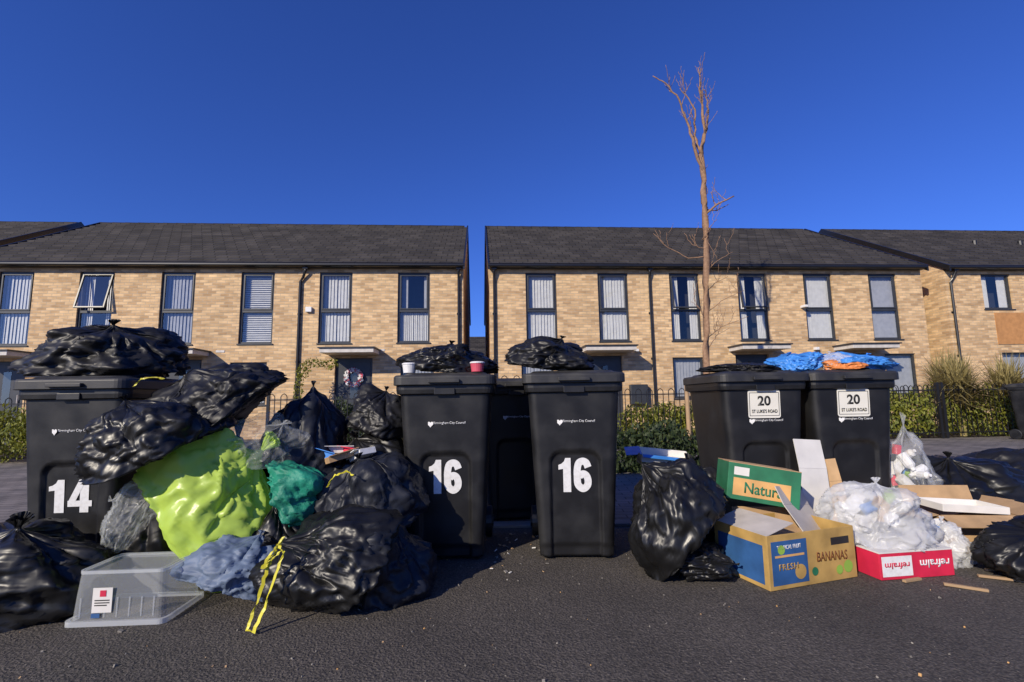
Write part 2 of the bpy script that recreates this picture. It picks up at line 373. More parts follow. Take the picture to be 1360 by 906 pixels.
def pipe(bd,x,z1=4.62,off=0):
    pts=[(x,-.12,z1),(x,-.12,z1-.1),(x-off*.5,-.06,z1-.28),(x-off,-.05,z1-.4),(x-off,-.05,0)]
    bd.tube(pts,.036,8)
    bd.box(x-.07,x+.07,-.17,-.06,z1-.06,z1+.08)
    for z in (.5,2.0,3.3): bd.box(x-off-.055,x-off+.055,-.03,0.0,z,z+.05)
def house(x0,x1,ups,downs,doors,pipes,tilts={},styles=None,yoff=0):
    P=empty('brick_house',HORG,(0,0,HROT))
    dp=9.6; ze=4.70; zr=7.6
    ops=[(u[0]-u[1]/2,u[0]+u[1]/2,u[2],u[3]) for u in ups+downs]+[(d-.5,d+.5,0.0,2.12) for d in doors]
    wl=MB()
    xs=sorted(set([x0,x1]+[o[0] for o in ops]+[o[1] for o in ops])); zs=sorted(set([-.1,ze]+[o[2] for o in ops]+[o[3] for o in ops]))
    for i in range(len(xs)-1):
        for j in range(len(zs)-1):
            cx=(xs[i]+xs[i+1])/2; cz=(zs[j]+zs[j+1])/2
            if any(o[0]<cx<o[1] and o[2]<cz<o[3] for o in ops): continue
            wl.quad((xs[i],0,zs[j]),(xs[i+1],0,zs[j]),(xs[i+1],0,zs[j+1]),(xs[i],0,zs[j+1]))
    for o in ops:
        a,c,d,e=o; D=.14
        wl.quad((a,0,d),(a,0,e),(a,D,e),(a,D,d)); wl.quad((c,0,d),(c,D,d),(c,D,e),(c,0,e))
        wl.quad((a,0,e),(c,0,e),(c,D,e),(a,D,e)); wl.quad((a,0,d),(a,D,d),(c,D,d),(c,0,d))
    for X in (x0,x1):
        wl.add([(X,0,-.1),(X,dp,-.1),(X,dp,ze),(X,dp/2,zr-.12),(X,0,ze)],[(0,1,2,3,4)])
    wl.quad((x0,dp,-.1),(x1,dp,-.1),(x1,dp,ze),(x0,dp,ze))
    wl.obj('walls',BRICK,P)
    rf=MB(); roof(rf,x0-.02,x1+.02,-.22,ze-.02,dp/2,zr)
    rf.quad((x0-.02,dp/2,zr),(x1+.02,dp/2,zr),(x1+.02,dp+.22,ze-.02),(x0-.02,dp+.22,ze-.02))
    rf.obj('roof',TILE,P)
    rd=MB(); x=x0-.03
    while x<x1-.1:
        rd.tube([(x,dp/2,zr-.02),(x+.44,dp/2,zr-.02)],[.085,.078],10); x+=.445
    rd.obj('ridge_tiles',TILE,P,smooth=False)
    tr=MB()
    for X in (x0-.05,x1+.0): # verge trims
        for sg in (0,1):
            ya,yb_=(-.24,dp/2) if sg==0 else (dp/2,dp+.24)
            za,zb_=(ze-.05,zr+.0) if sg==0 else (zr+.0,ze-.05)
            tr.add([(X,ya,za-.12),(X+.05,ya,za-.12),(X+.05,yb_,zb_-.12),(X,yb_,zb_-.12),(X,ya,za+.06),(X+.05,ya,za+.06),(X+.05,yb_,zb_+.07),(X,yb_,zb_+.07)],
              [(0,3,2,1),(4,5,6,7),(0,1,5,4),(1,2,6,5),(2,3,7,6),(3,0,4,7)])
    tr.box(x0+.002,x1-.002,-.155,-.0,ze-.1,ze-.004) # soffit/fascia
    tr.tube([(x0-.03,-.2,ze-.04),(x1+.03,-.2,ze-.04)],.058,10)
    for p in pipes: pipe(tr,p[0],off=p[1])
    tr.obj('gutter_fascia_and_downpipes',BLACKPVC,P)
    for i,u in enumerate(ups):
        window(P,u[0],u[1],u[2],u[3],u[4] if len(u)>4 else None,(styles or [0]*20)[i],tilts.get(i,0))
    for u in downs: window(P,u[0],u[1],u[2],u[3],None,1)
    for d in doors:
        dr=MB(); dr.box(d-.5,d+.5,.1,.15,0,2.12); dr.box(d-.42,d+.42,.085,.1,.06,2.04,0)
        dr.box(d-.1,d+.1,.078,.088,1.0,1.85,1); dr.tube([(d+.32,.05,1.0),(d+.32,.05,1.25)],.012,6,2)
        dr.obj('front_door',[DOORM,GLASS,CANOPY],P,bevel=.004)
        cn=MB(); cn.box(d-.68,d+.68,-.75,0,2.2,2.31); cn.box(d-.72,d+.72,-.79,0,2.31,2.345,1)
        cn.obj('door_canopy',[CANOPY,FRAME],P,bevel=.006)
    return P
UP=lambda s,wd=.88:(s,wd,2.53,4.50,3.42)
H1=house(-14.75,-1.345,[UP(-2.71),UP(-4.83),UP(-6.91),UP(-8.98),UP(-11.06),UP(-13.08)],[(-7.05,.95,.9,2.03),(-11.0,.95,.9,2.03),(-2.6,.9,.9,2.03)],[-4.3,-8.75,-13.1],
   [(-5.62,.15),(-1.47,0),(-14.6,0)],{4:14},[3,0,4,1,2,0])
H2=house(-.606,12.34,[UP(.85),UP(2.92),UP(5.02),UP(7.05),UP(9.07),UP(11.1)],[(.7,.9,.9,2.05),(5.0,.9,.9,2.05),(11.4,.95,.9,2.1)],[2.6,6.9,10.05],
   [(3.98,0),(-.48,0)],{2:7,3:9},[0,0,2,2,0,1])
H3=house(13.1,26,[(14.75,.95,3.42,4.50),(18,.86,2.53,4.5,3.42),(20.5,.86,2.53,4.5,3.42)],[(15.1,.95,.9,2.1)],[17],[(13.35,.12)],{},[2,0,0])
H4=house(-28,-15.5,[UP(-17),UP(-19)],[(-18.6,.95,.9,2.03)],[-21],[(-15.7,0)],{},[0,0])
pn=MB(); pn.box(14.55,15.5,-.02,.0,2.35,3.3); pn.obj('orange_render_panel',ORL,H3)
ex2=MB(); ex2.box(-5.60,-5.44,-.08,0,3.38,3.52); ex2.obj('alarm_box',WHITE,H1,bevel=.01)
ex2=MB(); ex2.box(8.47,8.58,-.2,0,3.46,3.53); ex2.box(3.45,3.55,-.14,0,2.22,2.29); ex2.box(8.75,8.86,-.12,0,2.22,2.30); ex2.obj('security_light',WHITE,H2,bevel=.01)
ex2=MB(); ex2.box(3.25,3.75,-.16,0,.75,1.3); ex2.obj('meter_box',FRAME,H2,bevel=.02)
ex2=MB()
for x in (-12,-3.7,-7.9): ex2.box(x,x+.22,-.012,0,2.3,2.36)
ex2.obj('wall_vents',CANOPY,H1)
vb=MB()
for x in (17.2,19.0): vb.tube([(x,2.6,6.1),(x,2.6,6.45)],.07,8)
vb.obj('roof_vents',BLACKPVC,H3)
P=empty('brick_house',(-1.8,34,0),(0,0,HROT))
bb=MB(); bb.box(-5,5,0,7,0,4.0); bb.obj('walls',BRICK,P)
bb=MB(); roof(bb,-5.2,5.2,-.3,3.95,3.5,5.9); bb.quad((-5.2,3.5,5.9),(5.2,3.5,5.9),(5.2,7.3,3.95),(-5.2,7.3,3.95)); bb.obj('roof',TILE,P)
bb=MB(); bb.box(-1,1,-.02,0,1.2,3); bb.obj('window_glass',FRAME,P)

# ------------------------------------------------------------ fences
def fence(name,x0,x1,y0,y1=None,h=1.06):
    y1=y0 if y1 is None else y1
    P0=Vector((x0,y0,0)); P1=Vector((x1,y1,0)); L=(P1-P0).length; ang=math.atan2(y1-y0,x1-x0)
    f=MB(); n=int(L/.11)
    for z in (.1,h-.09): f.box(0,L,-.018,.018,z,z+.022)
    for i in range(n+1):
        x=i*L/n
        f.tube([(x,0,.05),(x,0,h-.02)],.0085,5)
        if i%2==0 and i<n:
            xx=x+L/n
            f.tube([(x,0,h-.02),(x+.02,0,h+.015),((x+xx)/2,0,h+.035),(xx-.02,0,h+.015),(xx,0,h-.02)],.0085,5)
    k=max(1,round(L/2.2))
    for i in range(k+1):
        x=i*L/k; f.box(x-.025,x+.025,-.025,.025,0,h+.08)
    f.obj(name,BLACKPVC,None,(x0,y0,.01),(0,0,ang))
YF=lambda x:9.45+.07*x
fence('metal_railing',2.0,5.2,YF(2),YF(5.2)); fence('metal_railing',6.3,13.8,YF(6.3),YF(13.8))
fence('metal_railing',-4.6,-.9,YF(-4.6),YF(-.9)); fence('metal_railing',-13,-6,YF(-13),YF(-6))
fence('metal_railing',8.9,8.7,YF(8.9),13.6); fence('metal_railing',2.0,1.8,YF(2),13.2); fence('metal_railing',-.9,-1.1,YF(-.9),13)
fence('metal_gate',-.7,.5,YF(-.7),YF(.5),1.35)
b=MB(); b.add([(-13,YF(-13)+.1,.02),(-.9,YF(-.9)+.1,.02),(-1.1,13.1,.02),(-13,12.2,.02)],[(0,1,2,3)])
b.add([(2,YF(2)+.1,.02),(14,YF(14)+.1,.02),(14,14.1,.02),(2,13.3,.02)],[(0,1,2,3)]); b.obj('front_garden_soil',SOIL)

# ------------------------------------------------------------ foliage
def foliage(name,blobs,n,size,m,seed=1):
    rnd=random.Random(seed); f=MB()
    tot=sum(bl[3]*bl[4]*bl[5] for bl in blobs)
    for bl in blobs:
        cx,cy,cz,rx,ry,rz=bl; k=int(n*rx*ry*rz/tot)
        for i in range(k):
            d=Vector((rnd.gauss(0,1),rnd.gauss(0,1),rnd.gauss(0,1))).normalized()
            r=rnd.uniform(.55,1.0)*(1+.3*noise.noise(d*2.3+Vector((cx,cy,seed))))
            p=Vector((cx+d.x*rx*r,cy+d.y*ry*r,max(.02,cz+d.z*rz*r)))
            E=Euler((rnd.uniform(0,6.3),rnd.uniform(0,6.3),rnd.uniform(0,6.3))).to_matrix()
            s=size*rnd.uniform(.6,1.4)
            vs=[p+E@Vector(q) for q in ((-s,0,0),(0,-s*.45,0),(s,0,0),(0,s*.45,.1*s))]
            f.add(vs,[(0,1,2,3)])
    return f.obj(name,m)
def hedge(name,x0,x1,y,h,d,n,m,seed):
    k=max(2,int((x1-x0)/.5)); rnd=random.Random(seed)
    bl=[(x0+(x1-x0)*(i+.5)/k,y+.07*x0,h*.5,(x1-x0)/k*.75,d,h*.5*rnd.uniform(.9,1.12)) for i in range(k)]
    return foliage(name,bl,n,.035,m,seed)
hedge('hedge',2.3,4.0,9.9,.85,.3,5000,LEAFY,3)
hedge('hedge',6.6,8.6,9.75,1.02,.35,7000,LEAFY,4)
hedge('hedge',8.8,11,9.85,1.05,.4,8000,LEAFY,5)
hedge('hedge',11.2,13.5,9.85,.9,.4,5000,LEAFY,12)
hedge('hedge',-10.5,-7.2,9.0,1.0,.4,9000,LEAFY,6)
foliage('dark_shrub',[(1.3,6.3,.2,.5,.4,.35),(1.9,6.4,.25,.5,.4,.4),(2.4,6.6,.15,.5,.4,.25)],6000,.035,LEAFD,7)
foliage('dark_shrub',[(-3.4,9.6,.5,.6,.4,.5),(-2.4,9.7,.4,.6,.3,.45)],5000,.035,LEAFD,8)
def spiky(name,x,y,z,n,l,seed):
    rnd=random.Random(seed); f=MB()
    for i in range(n):
        a=rnd.uniform(0,6.28); e=rnd.uniform(.1,1.5); L=l*rnd.uniform(.6,1.15); w0=.022
        o=Vector((x+rnd.uniform(-.15,.15),y+rnd.uniform(-.15,.15),z+rnd.uniform(-.2,.35)))
        d=Vector((math.cos(a)*math.cos(e),math.sin(a)*math.cos(e),math.sin(e))); sd=Vector((-math.sin(a),math.cos(a),0))*w0
        pts=[]
        for k in range(5):
            t=k/4; pts.append(o+d*L*t+Vector((0,0,-.35*L*t*t*math.cos(e))))
        for k in range(4):
            wa=sd*(1-k/4.0); wb=sd*(1-(k+1)/4.0)
            f.add([pts[k]-wa,pts[k]+wa,pts[k+1]+wb,pts[k+1]-wb],[(0,1,2,3)])
    f.tube([(x,y,0),(x,y,z+.2)],.06,8)
    f.obj(name,LEAFS)
spiky('spiky_plant',9.5,10.35,.80,1100,.85,1); spiky('spiky_plant',10.7,10.5,.75,900,.85,2)
spiky('spiky_plant',10.2,11.4,.9,600,.9,3)
foliage('climbing_plant',[(-5.3,12.2,1.75,.2,.1,.2),(-5.0,12.2,1.95,.35,.1,.12),(-4.6,12.2,1.9,.2,.1,.15),(-5.4,12.2,1.2,.12,.1,.6)],700,.035,LEAFY,9)
wr=MB(); rnd=random.Random(5)
for i in range(260):
    a=rnd.uniform(0,6.28); r=.2+rnd.uniform(-.05,.05); p=Vector((-4.3+math.cos(a)*r,.03+rnd.uniform(-.04,.04),1.6+math.sin(a)*r))
    E=Euler((rnd.uniform(0,6),rnd.uniform(0,6),0)).to_matrix(); s=.03
    wr.add([p+E@Vector(q) for q in ((-s,-s,0),(s,-s,0),(s,s,0),(-s,s,0))],[(0,1,2,3)],rnd.choice((0,0,1)))
wr.obj('door_wreath',[WHITE,PINK],H1)

# ------------------------------------------------------------ tree
t=MB(); rnd=random.Random(11); TY=9.5
def limb(pts,r0,r1,tw=0,depth=0):
    P=[Vector(p) for p in pts]; out=[P[0]]
    for i in range(len(P)-1):
        k=4
        for j in range(1,k+1):
            q=P[i].lerp(P[i+1],j/k); 
            if j<k: q+=Vector((rnd.uniform(-1,1),rnd.uniform(-1,1),0))*.022*(1 if r0>.02 else .8)
            out.append(q)
    n=len(out); rad=[r0+(r1-r0)*(i/(n-1))**.8 for i in range(n)]
    t.tube(out,[r*(1+.12*rnd.uniform(-1,1)) for r in rad],7)
    for i in range(tw):
        k=rnd.randrange(max(1,int(n*.25)),n-1); q=out[k]
        a=rnd.uniform(0,6.28); L=rnd.uniform(.12,.36)
        d=Vector((math.cos(a)*.5,math.sin(a)*.5,rnd.uniform(.4,1))).normalized()*L
        if depth<2: limb([q,q+d*.5+Vector((0,0,.03)),q+d+Vector((0,0,.1))],min(rad[k]*.7,.011),.004,1 if depth<1 else 0,depth+1)
limb([(3.80,TY,0),(3.83,TY,1.6),(3.92,TY,2.83),(3.995,TY,4.4),(4.0,TY,4.9),(4.03,TY,5.37),(4.0,TY,5.95)],.075,.055,4)
limb([(4.0,TY,5.95),(4.12,TY,6.5),(4.08,TY,7.2),(4.06,TY,7.9)],.05,.010,11)
limb([(4.03,TY,5.5),(3.82,TY-.1,6.1),(3.71,TY-.1,6.62),(3.54,TY-.2,7.04),(3.28,TY-.2,7.41),(3.02,TY-.2,7.58)],.036,.010,5)
limb([(4.0,TY,5.95),(3.93,TY+.1,6.4),(3.98,TY+.1,7.0),(3.80,TY+.1,7.35),(3.7,TY+.1,7.5)],.032,.008,6)
limb([(4.06,TY,6.2),(4.2,TY,6.8),(4.22,TY,7.1),(4.15,TY,7.4)],.03,.008,5)
limb([(4.0,TY,4.62),(4.2,TY-.1,4.8),(4.57,TY-.1,4.98)],.030,.012,2)
limb([(4.0,TY,4.75),(4.25,TY,4.72),(4.5,TY,4.85)],.018,.006,2)
limb([(3.98,TY,3.75),(3.6,TY,3.72),(3.2,TY,3.95),(2.92,TY,4.25)],.015,.005,2)
limb([(3.98,TY,3.9),(3.7,TY,4.0),(3.55,TY,4.25)],.011,.004,2)
for z0,dx in ((3.4,.55),(3.0,.6),(2.6,.7),(2.4,-.35),(2.1,.8),(1.9,.5),(4.1,.3)):
    limb([(3.9,TY,z0),(3.9+dx*.5,TY+rnd.uniform(-.3,.3),z0+.25),(3.9+dx,TY+rnd.uniform(-.3,.3),z0+.4)],.009,.004,3)
t.obj('bare_tree',BARK,smooth=True)
b=MB(); b.tube([(3.3,9.2,0),(3.3,9.2,1.2)],.04,10); b.box(3.3,3.85,9.19,9.2,.95,1.0); b.obj('wooden_tree_stake',WOOD)

# ------------------------------------------------------------ wheelie bins
def aw(z): return .212+.056*(z/1.0)
def bd_(z): return .25+.065*(z/1.0)
def sm(x): x=max(0,min(1,x)); return x*x*(3-2*x)
def rr(a,b_,r,nf=36,ns=14,nc=5):
    pts=[]
    def arc(cx,cy,s):
        for k in range(1,nc): 
            an=s+math.pi/2*k/nc; pts.append((cx+r*math.cos(an),cy+r*math.sin(an)))
    for k in range(nf+1): pts.append((-(a-r)+2*(a-r)*k/nf,-b_))
    arc(a-r,-(b_-r),-math.pi/2)
    for k in range(ns+1): pts.append((a,-(b_-r)+2*(b_-r)*k/ns))
    arc(a-r,b_-r,0)
    for k in range(ns+1): pts.append(((a-r)-2*(a-r)*k/ns,b_))
    arc(-(a-r),b_-r,math.pi/2)
    for k in range(ns+1): pts.append((-a,(b_-r)-2*(b_-r)*k/ns))
    arc(-(a-r),-(b_-r),math.pi)
    return pts
def loft(secs,mbx,mi=0,captop=True,capbot=True):
    n=len(secs[0]); vs=[p for s in secs for p in s]; fs=[]
    for i in range(len(secs)-1):
        for k in range(n): k2=(k+1)%n; fs.append((i*n+k,i*n+k2,(i+1)*n+k2,(i+1)*n+k))
    if capbot: fs.append(tuple(range(n))[::-1])
    if captop: fs.append(tuple((len(secs)-1)*n+k for k in range(n)))
    mbx.add(vs,fs,mi)
RD=.020
def wheelie_bin(x,yfront,rz=0,number=None,label=False,nh=.195,nw=.185,nz=.48,numx=-.005):
    P=empty('wheelie_bin',(x,yfront+.315,.004),(0,0,R(rz)))
    body=MB(); secs=[]
    N=80
    for i in range(N+1):
        z=.02+.97*i/N; s=[]
        for (px,py) in rr(aw(z),bd_(z),.045,48):
            if py<-bd_(z)+.02:
                hw=.150; top=.62; rc=.07
                dx=abs(px)-(hw-rc); dz=z-(top-rc)
                if dz>0 and dx>0: dd=math.hypot(dx,dz)-rc
                else: dd=max(abs(px)-hw,z-top)
                py+=RD*sm(-dd/.014)
                py+=.010*sm((.09-z)/.015)
            s.append((px,py,z))
        secs.append(s)
    loft(secs,body)
    body.obj('body',BINB,P,smooth=True)
    rim=MB()
    def sec(a,b_,r,z): return [(p[0],p[1],z) for p in rr(a,b_,r,8,8)]
    loft([sec(.266,.313,.045,.955),sec(.285,.333,.055,.96),sec(.289,.337,.055,.985),sec(.289,.337,.055,1.012),sec(.28,.33,.05,1.018)],rim)
    rim.box(-.06,.06,-.345,-.33,.955,.99)
    rim.obj('rim',BINB,P,smooth=False,bevel=.003)
    lid=MB()
    loft([sec(.290,.352,.05,-.012),sec(.300,.362,.055,-.010),sec(.300,.362,.055,.035),sec(.292,.354,.05,.046),sec(.25,.31,.05,.052),sec(.235,.295,.05,.062),sec(.1,.15,.04,.07)],lid)
    lid.box(-.09,.09,-.385,-.35,.0,.02)
    lo=lid.obj('lid',LIDM,P,smooth=False,bevel=.003)
    lo.location=(0,0,1.022)
    hd=MB(); hd.tube([(-.24,.40,1.0),(.24,.40,1.0)],.016,10)
    for sx in (-.24,-.08,.08,.24): hd.box(sx-.015,sx+.015,.32,.41,.965,1.025)
    hd.tube([(-.25,.27,.10),(.25,.27,.10)],.012,8)
    hd.obj('handle_and_axle',BINB,P)
    wh=MB()
    for sx in (-1,1):
        xx=sx*.235; wh.tube([(xx-.025,.28,.10),(xx-.02,.28,.10),(xx+.02,.28,.10),(xx+.025,.28,.10)],[.085,.1,.1,.085],24)
        wh.tube([(xx+sx*.025,.28,.10),(xx+sx*.032,.28,.10)],.04,12)
    wh.obj('wheels',BINB,P)
    th=R(90+3.9)
    if number and not label: bignumber('number',number,nw,nh,P,(numx,-bd_(nz)+RD-.003,nz),(th,0,R(random.uniform(-.5,.5))))
    z=.785 if not label else .755
    hm=MB(); vs=[]
    for k in range(24):
        a=2*math.pi*k/24; X=16*math.sin(a)**3/17*.02; Z=(13*math.cos(a)-5*math.cos(2*a)-2*math.cos(3*a)-math.cos(4*a))/17*.02; vs.append((X,Z,0))
    hm.add(vs,[tuple(range(24))]); ho=hm.obj('heart_logo',WHITE,P,(-.085,-bd_(z)-.0025,z),(th,0,R(-14)))
    md=ho.modifiers.new('S','SOLIDIFY'); md.thickness=.001
    text('council_lettering','Birmingham City Council',.185,.019,WHITE,P,(.026,-bd_(z)-.0025,z+.004),(th,0,0),off=.006)
    if label:
        zz=.865; pl=MB(); loft([[(p[0],p[1],q) for p in rr(.105,.09,.015,2,2)] for q in (0,.002)],pl)
        pl.obj('label_plate',OFFW,P,(0,-bd_(zz)-.001,zz),(th,0,0))
        rg=MB()
        for q in ((-.094,.094,.073,.076),(-.094,.094,-.076,-.073)): rg.box(q[0],q[1],q[2],q[3],.002,.0032)
        for q in ((-.097,-.094,-.076,.076),(.094,.097,-.076,.076)): rg.box(q[0],q[1],q[2],q[3],.002,.0032)
        rg.obj('label_border',INK,P,(0,-bd_(zz)-.001,zz),(th,0,0))
        text('label_number','20',.085,.065,INK,P,(0,-bd_(zz)-.0055,zz+.022),(th,0,0),off=.03)
        text('label_street',"ST LUKE'S ROAD",.165,.022,INK,P,(0,-bd_(zz)-.004,zz-.045),(th,0,0),off=.01)
    return P
wheelie_bin(-2.40,2.62,3,'14',nh=.175,nw=.225,nz=.44,numx=-.005)
wheelie_bin(-.405,2.83,1.5,'16')
wheelie_bin(.365,2.82,-2,'16')
wheelie_bin(1.64,3.17,0,None,True); wheelie_bin(2.25,3.2,-1,None,True)
wheelie_bin(10.15,9.1,20,None)
wheelie_bin(-.02,3.72,8,None)

# ------------------------------------------------------------ rubbish bags: relaxed plastic-sheet simulation in numpy
SN,SM,STIE=150,84,74
def simbag(seed,n=SN,m=SM,tie=STIE,steps=100,press=2.2e-4,nball=8,bottom_r=.05):
    rng=np.random.RandomState(seed); Rr=.46
    rc=2*math.pi*Rr/n; rl=1.50/m
    th=np.arange(n)*2*math.pi/n
    X=np.zeros((m,n,3))
    for i in range(m):
        if i<=tie:
            ph=math.pi*(i/tie); r=.36*math.sin(ph)**.8+.02; z=.30*(1-math.cos(ph))
        else: r=.02+.12*(i-tie)/(m-tie); z=.6+rl*(i-tie)*.8
        comp=max(0,1-r/Rr)
        wob=np.zeros(n)
        for k in (3,5,8,13,19,27):
            wob+=np.cos(k*th+rng.uniform(0,6.28)+i*.02*rng.uniform(-1,1))*rng.uniform(.5,1)/k**.5
        if i==0: base=wob
        wb=(base*.6+wob*.12)
        rr_=np.maximum(.008,r*(1+.35*comp*wb)+.02*comp*wb)
        X[i,:,0]=rr_*np.cos(th); X[i,:,1]=rr_*np.sin(th); X[i,:,2]=z
    X+=rng.normal(0,.003,X.shape)
    balls=[]
    for k in range(nball):
        a=rng.uniform(0,6.28); d=rng.uniform(.08,.27)
        balls.append((np.array([math.cos(a)*d,math.sin(a)*d,rng.uniform(.06,.40)]),rng.uniform(.07,.16)))
    balls.append((np.array([0,0,.22]),.2))
    Xp=X.copy()
    def sat(A,B,rest,kc):
        d=B-A; l=np.sqrt((d*d).sum(-1,keepdims=True))+1e-9
        f=(l-rest)/l*.5; f=np.where(f<0,f*kc,f); d*=f; A+=d; B-=d
    rd=math.hypot(rc,rl)
    for s in range(steps):
        du=np.roll(X,-1,1)-np.roll(X,1,1); dv=np.empty_like(X); dv[1:-1]=X[2:]-X[:-2]; dv[0]=X[1]-X[0]; dv[-1]=X[-1]-X[-2]
        N=np.cross(du,dv); N/=np.sqrt((N*N).sum(-1,keepdims=True))+1e-9
        acc=N*press; acc[tie+1:]*=0; acc[...,2]-=2.6e-4
        acc[tie+1:,:,2]+=2.0e-4
        V=(X-Xp)*.90; Xp=X.copy(); X=X+V+acc
        for it in range(4):
            sat(X[:,0::2],X[:,1::2],rc,.8)
            Y=np.roll(X,-1,1); sat(Y[:,0::2],Y[:,1::2],rc,.8); X=np.roll(Y,1,1)
            sat(X[0:-1:2],X[1::2],rl,.5); sat(X[1:-1:2],X[2::2],rl,.5)
            for o in (0,1):
                k=(m-o)//2
                A=X[o:o+2*k:2].copy(); B=np.roll(X[o+1:o+2*k:2],-1,1)
                k2=min(len(A),len(B)); A=A[:k2];B=B[:k2]; sat(A,B,rd,.3); X[o:o+2*k2:2]=A; X[o+1:o+1+2*k2:2]=np.roll(B,1,1)
                A=X[o:o+2*k:2].copy(); B=np.roll(X[o+1:o+2*k:2],1,1)
                A=A[:k2];B=B[:k2]; sat(A,B,rd,.3); X[o:o+2*k2:2]=A; X[o+1:o+1+2*k2:2]=np.roll(B,-1,1)
            if it%2:
              for c,rad in balls:
                d=X-c; l=np.sqrt((d*d).sum(-1,keepdims=True))+1e-9
                X=np.where(l<rad,c+d/l*rad,X)
            for i in (tie-1,tie,tie+1):
                c=X[i].mean(0); d=X[i]-c; l=np.sqrt((d*d).sum(-1,keepdims=True))+1e-9
                X[i]=np.where(l>.026,c+d/l*.026,X[i])
            X[0]=X[0].mean(0)+(X[0]-X[0].mean(0))*np.minimum(1,bottom_r/(np.sqrt(((X[0]-X[0].mean(0))**2).sum(-1,keepdims=True))+1e-9))
            X[...,2]=np.maximum(X[...,2],0)
        X+=((np.roll(X,1,1)+np.roll(X,-1,1))*.5-X)*.05
        lap=np.zeros_like(X); lap[1:-1]=(X[2:]+X[:-2])*.5-X[1:-1]; X+=lap*.05
    for q in range(2):
        X+=((np.roll(X,1,1)+np.roll(X,-1,1))*.5-X)*.4
        lap=np.zeros_like(X); lap[1:-1]=(X[2:]+X[:-2])*.5-X[1:-1]; X+=lap*.4
    F=[]
    for i in range(m-1):
        for j in range(n):
            j2=(j+1)%n; F.append((i*n+j,i*n+j2,(i+1)*n+j2,(i+1)*n+j))
    F.append(tuple(range(n))[::-1])
    return X.reshape(-1,3),F
VAR=[simbag(s,nball=nb,press=pr) for s,nb,pr in ((1,10,.4e-4),(2,8,1.5e-4),(3,13,.1e-4),(4,9,.9e-4),(5,14,.3e-4))]
def bag(name,x,y,z0,h,rx,ry,seed,m=None,knot=(0.1,-.2,1),tilt=(0,0,0),parent=None,lump=.13,crease=1.0,neck=.6,**kw):
    m=m or BAG; V,F=VAR[seed%len(VAR)]; rnd=random.Random(seed)
    P=V.copy(); nb=STIE*SN
    tk=P[STIE*SN:(STIE+1)*SN].mean(0)
    P[nb:]=tk+(P[nb:]-tk)*neck
    az=rnd.uniform(0,6.28); ca,sa=math.cos(az),math.sin(az)
    P=np.stack([P[:,0]*ca-P[:,1]*sa,P[:,0]*sa+P[:,1]*ca,P[:,2]],1)
    Q=np.array(Vector((0,0,1)).rotation_difference(Vector(knot).normalized()).to_matrix())
    P=P@Q.T
    lo=np.percentile(P[:nb],1,axis=0); hi=np.percentile(P[:nb],99,axis=0)
    P=(P-(lo+hi)/2)/((hi-lo)/2)
    so=Vector((seed*3.7,seed*1.3,seed*2.1)); out=[]
    T=Euler([R(q) for q in tilt]).to_matrix(); nz=noise.noise
    for i,p in enumerate(P):
        v=Vector(p); q=v*.9+so
        k=1+lump*2*nz(q)+lump*nz(q*2.3)
        if crease:
            f=crease*min(1,max(0,(nb-i)/(SN*14)))
            wv=Vector((nz(q*1.9+Vector((5,0,0))),nz(q*1.9+Vector((0,7,0))),nz(q*1.9+Vector((0,0,9)))))
            q2=q+wv*.6
            a1=nz(q2*2.2); a2=nz(q2*4.6+Vector((3,3,3))); a3=nz(q2*9.5)
            k+=f*(.075*(1-min(1,abs(a1)*3.2))**1.5+.048*(1-min(1,abs(a2)*3.0))**1.3+.020*(1-min(1,abs(a3)*2.6))-.04)
        out.append(T@Vector((v.x*k*rx,v.y*k*ry,v.z*(.4+.6*k)*h*.5)))
    lo_=-h*.5
    out=[Vector((v.x,v.y,v.z if v.z>lo_*.92 else lo_*.92+(v.z-lo_*.92)*.15)) for v in out]
    B=MB(); B.add(out,F)
    return B.obj(name,m,parent,(x,y,z0+h*.47),smooth=True)
BB='black_rubbish_bag'
# left pile
bag(BB,-2.36,2.34,0,.39,.42,.26,1,BAG,(.3,-.3,1))
bag(BB,-2.50,2.98,1.09,.34,.39,.32,2,BAG2,(.2,-.3,.9),neck=.35)
bag(BB,-1.83,2.52,.56,.40,.30,.25,3,BAG,(-.6,-.3,.9),(0,8,0),neck=.45)
bag(BB,-1.66,2.80,.74,.42,.33,.28,4,BAG2,(-.75,-.2,.7))
bag(BB,-1.25,3.0,.50,.52,.23,.24,5,BAGN,(.1,-.1,1),crease=.7,neck=.3)
bag(BB,-.86,3.15,.70,.32,.20,.22,6,BAG2,(.2,0,1),neck=.4)
bag(BB,-.90,3.05,.38,.38,.26,.24,16,BAG,(-.3,-.3,1))
bag(BB,-1.3,3.1,0,.60,.36,.30,17,BAG2); bag(BB,-.86,3.1,0,.50,.28,.28,18,BAG); bag(BB,-1.75,3.1,0,.75,.33,.28,19,BAG)
bag(BB,-.79,2.75,.20,.42,.27,.26,7,BAGN,(-.2,-.3,1),neck=.4,crease=.8)
bag(BB,-.86,2.40,0,.42,.31,.27,8,BAG,(-.85,-.5,.55))
bag(BB,-.65,2.50,0,.38,.23,.23,9,BAGN,(.2,-.2,1),neck=.2)
bag(BB,-1.22,2.60,0,.40,.20,.18,10,BAG,(-.1,-.2,1),neck=.3)
bag(BB,-2.0,2.75,0,.50,.22,.18,20,BAG2)
bag('blue_grey_bag',-1.32,2.42,0,.29,.235,.19,11,CLOTH,(.3,.2,.9),crease=1.4,neck=.3)
bag('teal_net_bag',-1.14,2.66,.30,.28,.22,.17,12,TEAL,(.8,0,.6),(0,18,0),neck=.4)
bag('lime_green_bag',-1.63,2.64,0,.83,.37,.25,13,LIME,(.6,.1,.8),(0,12,0),crease=1.25,lump=.08)
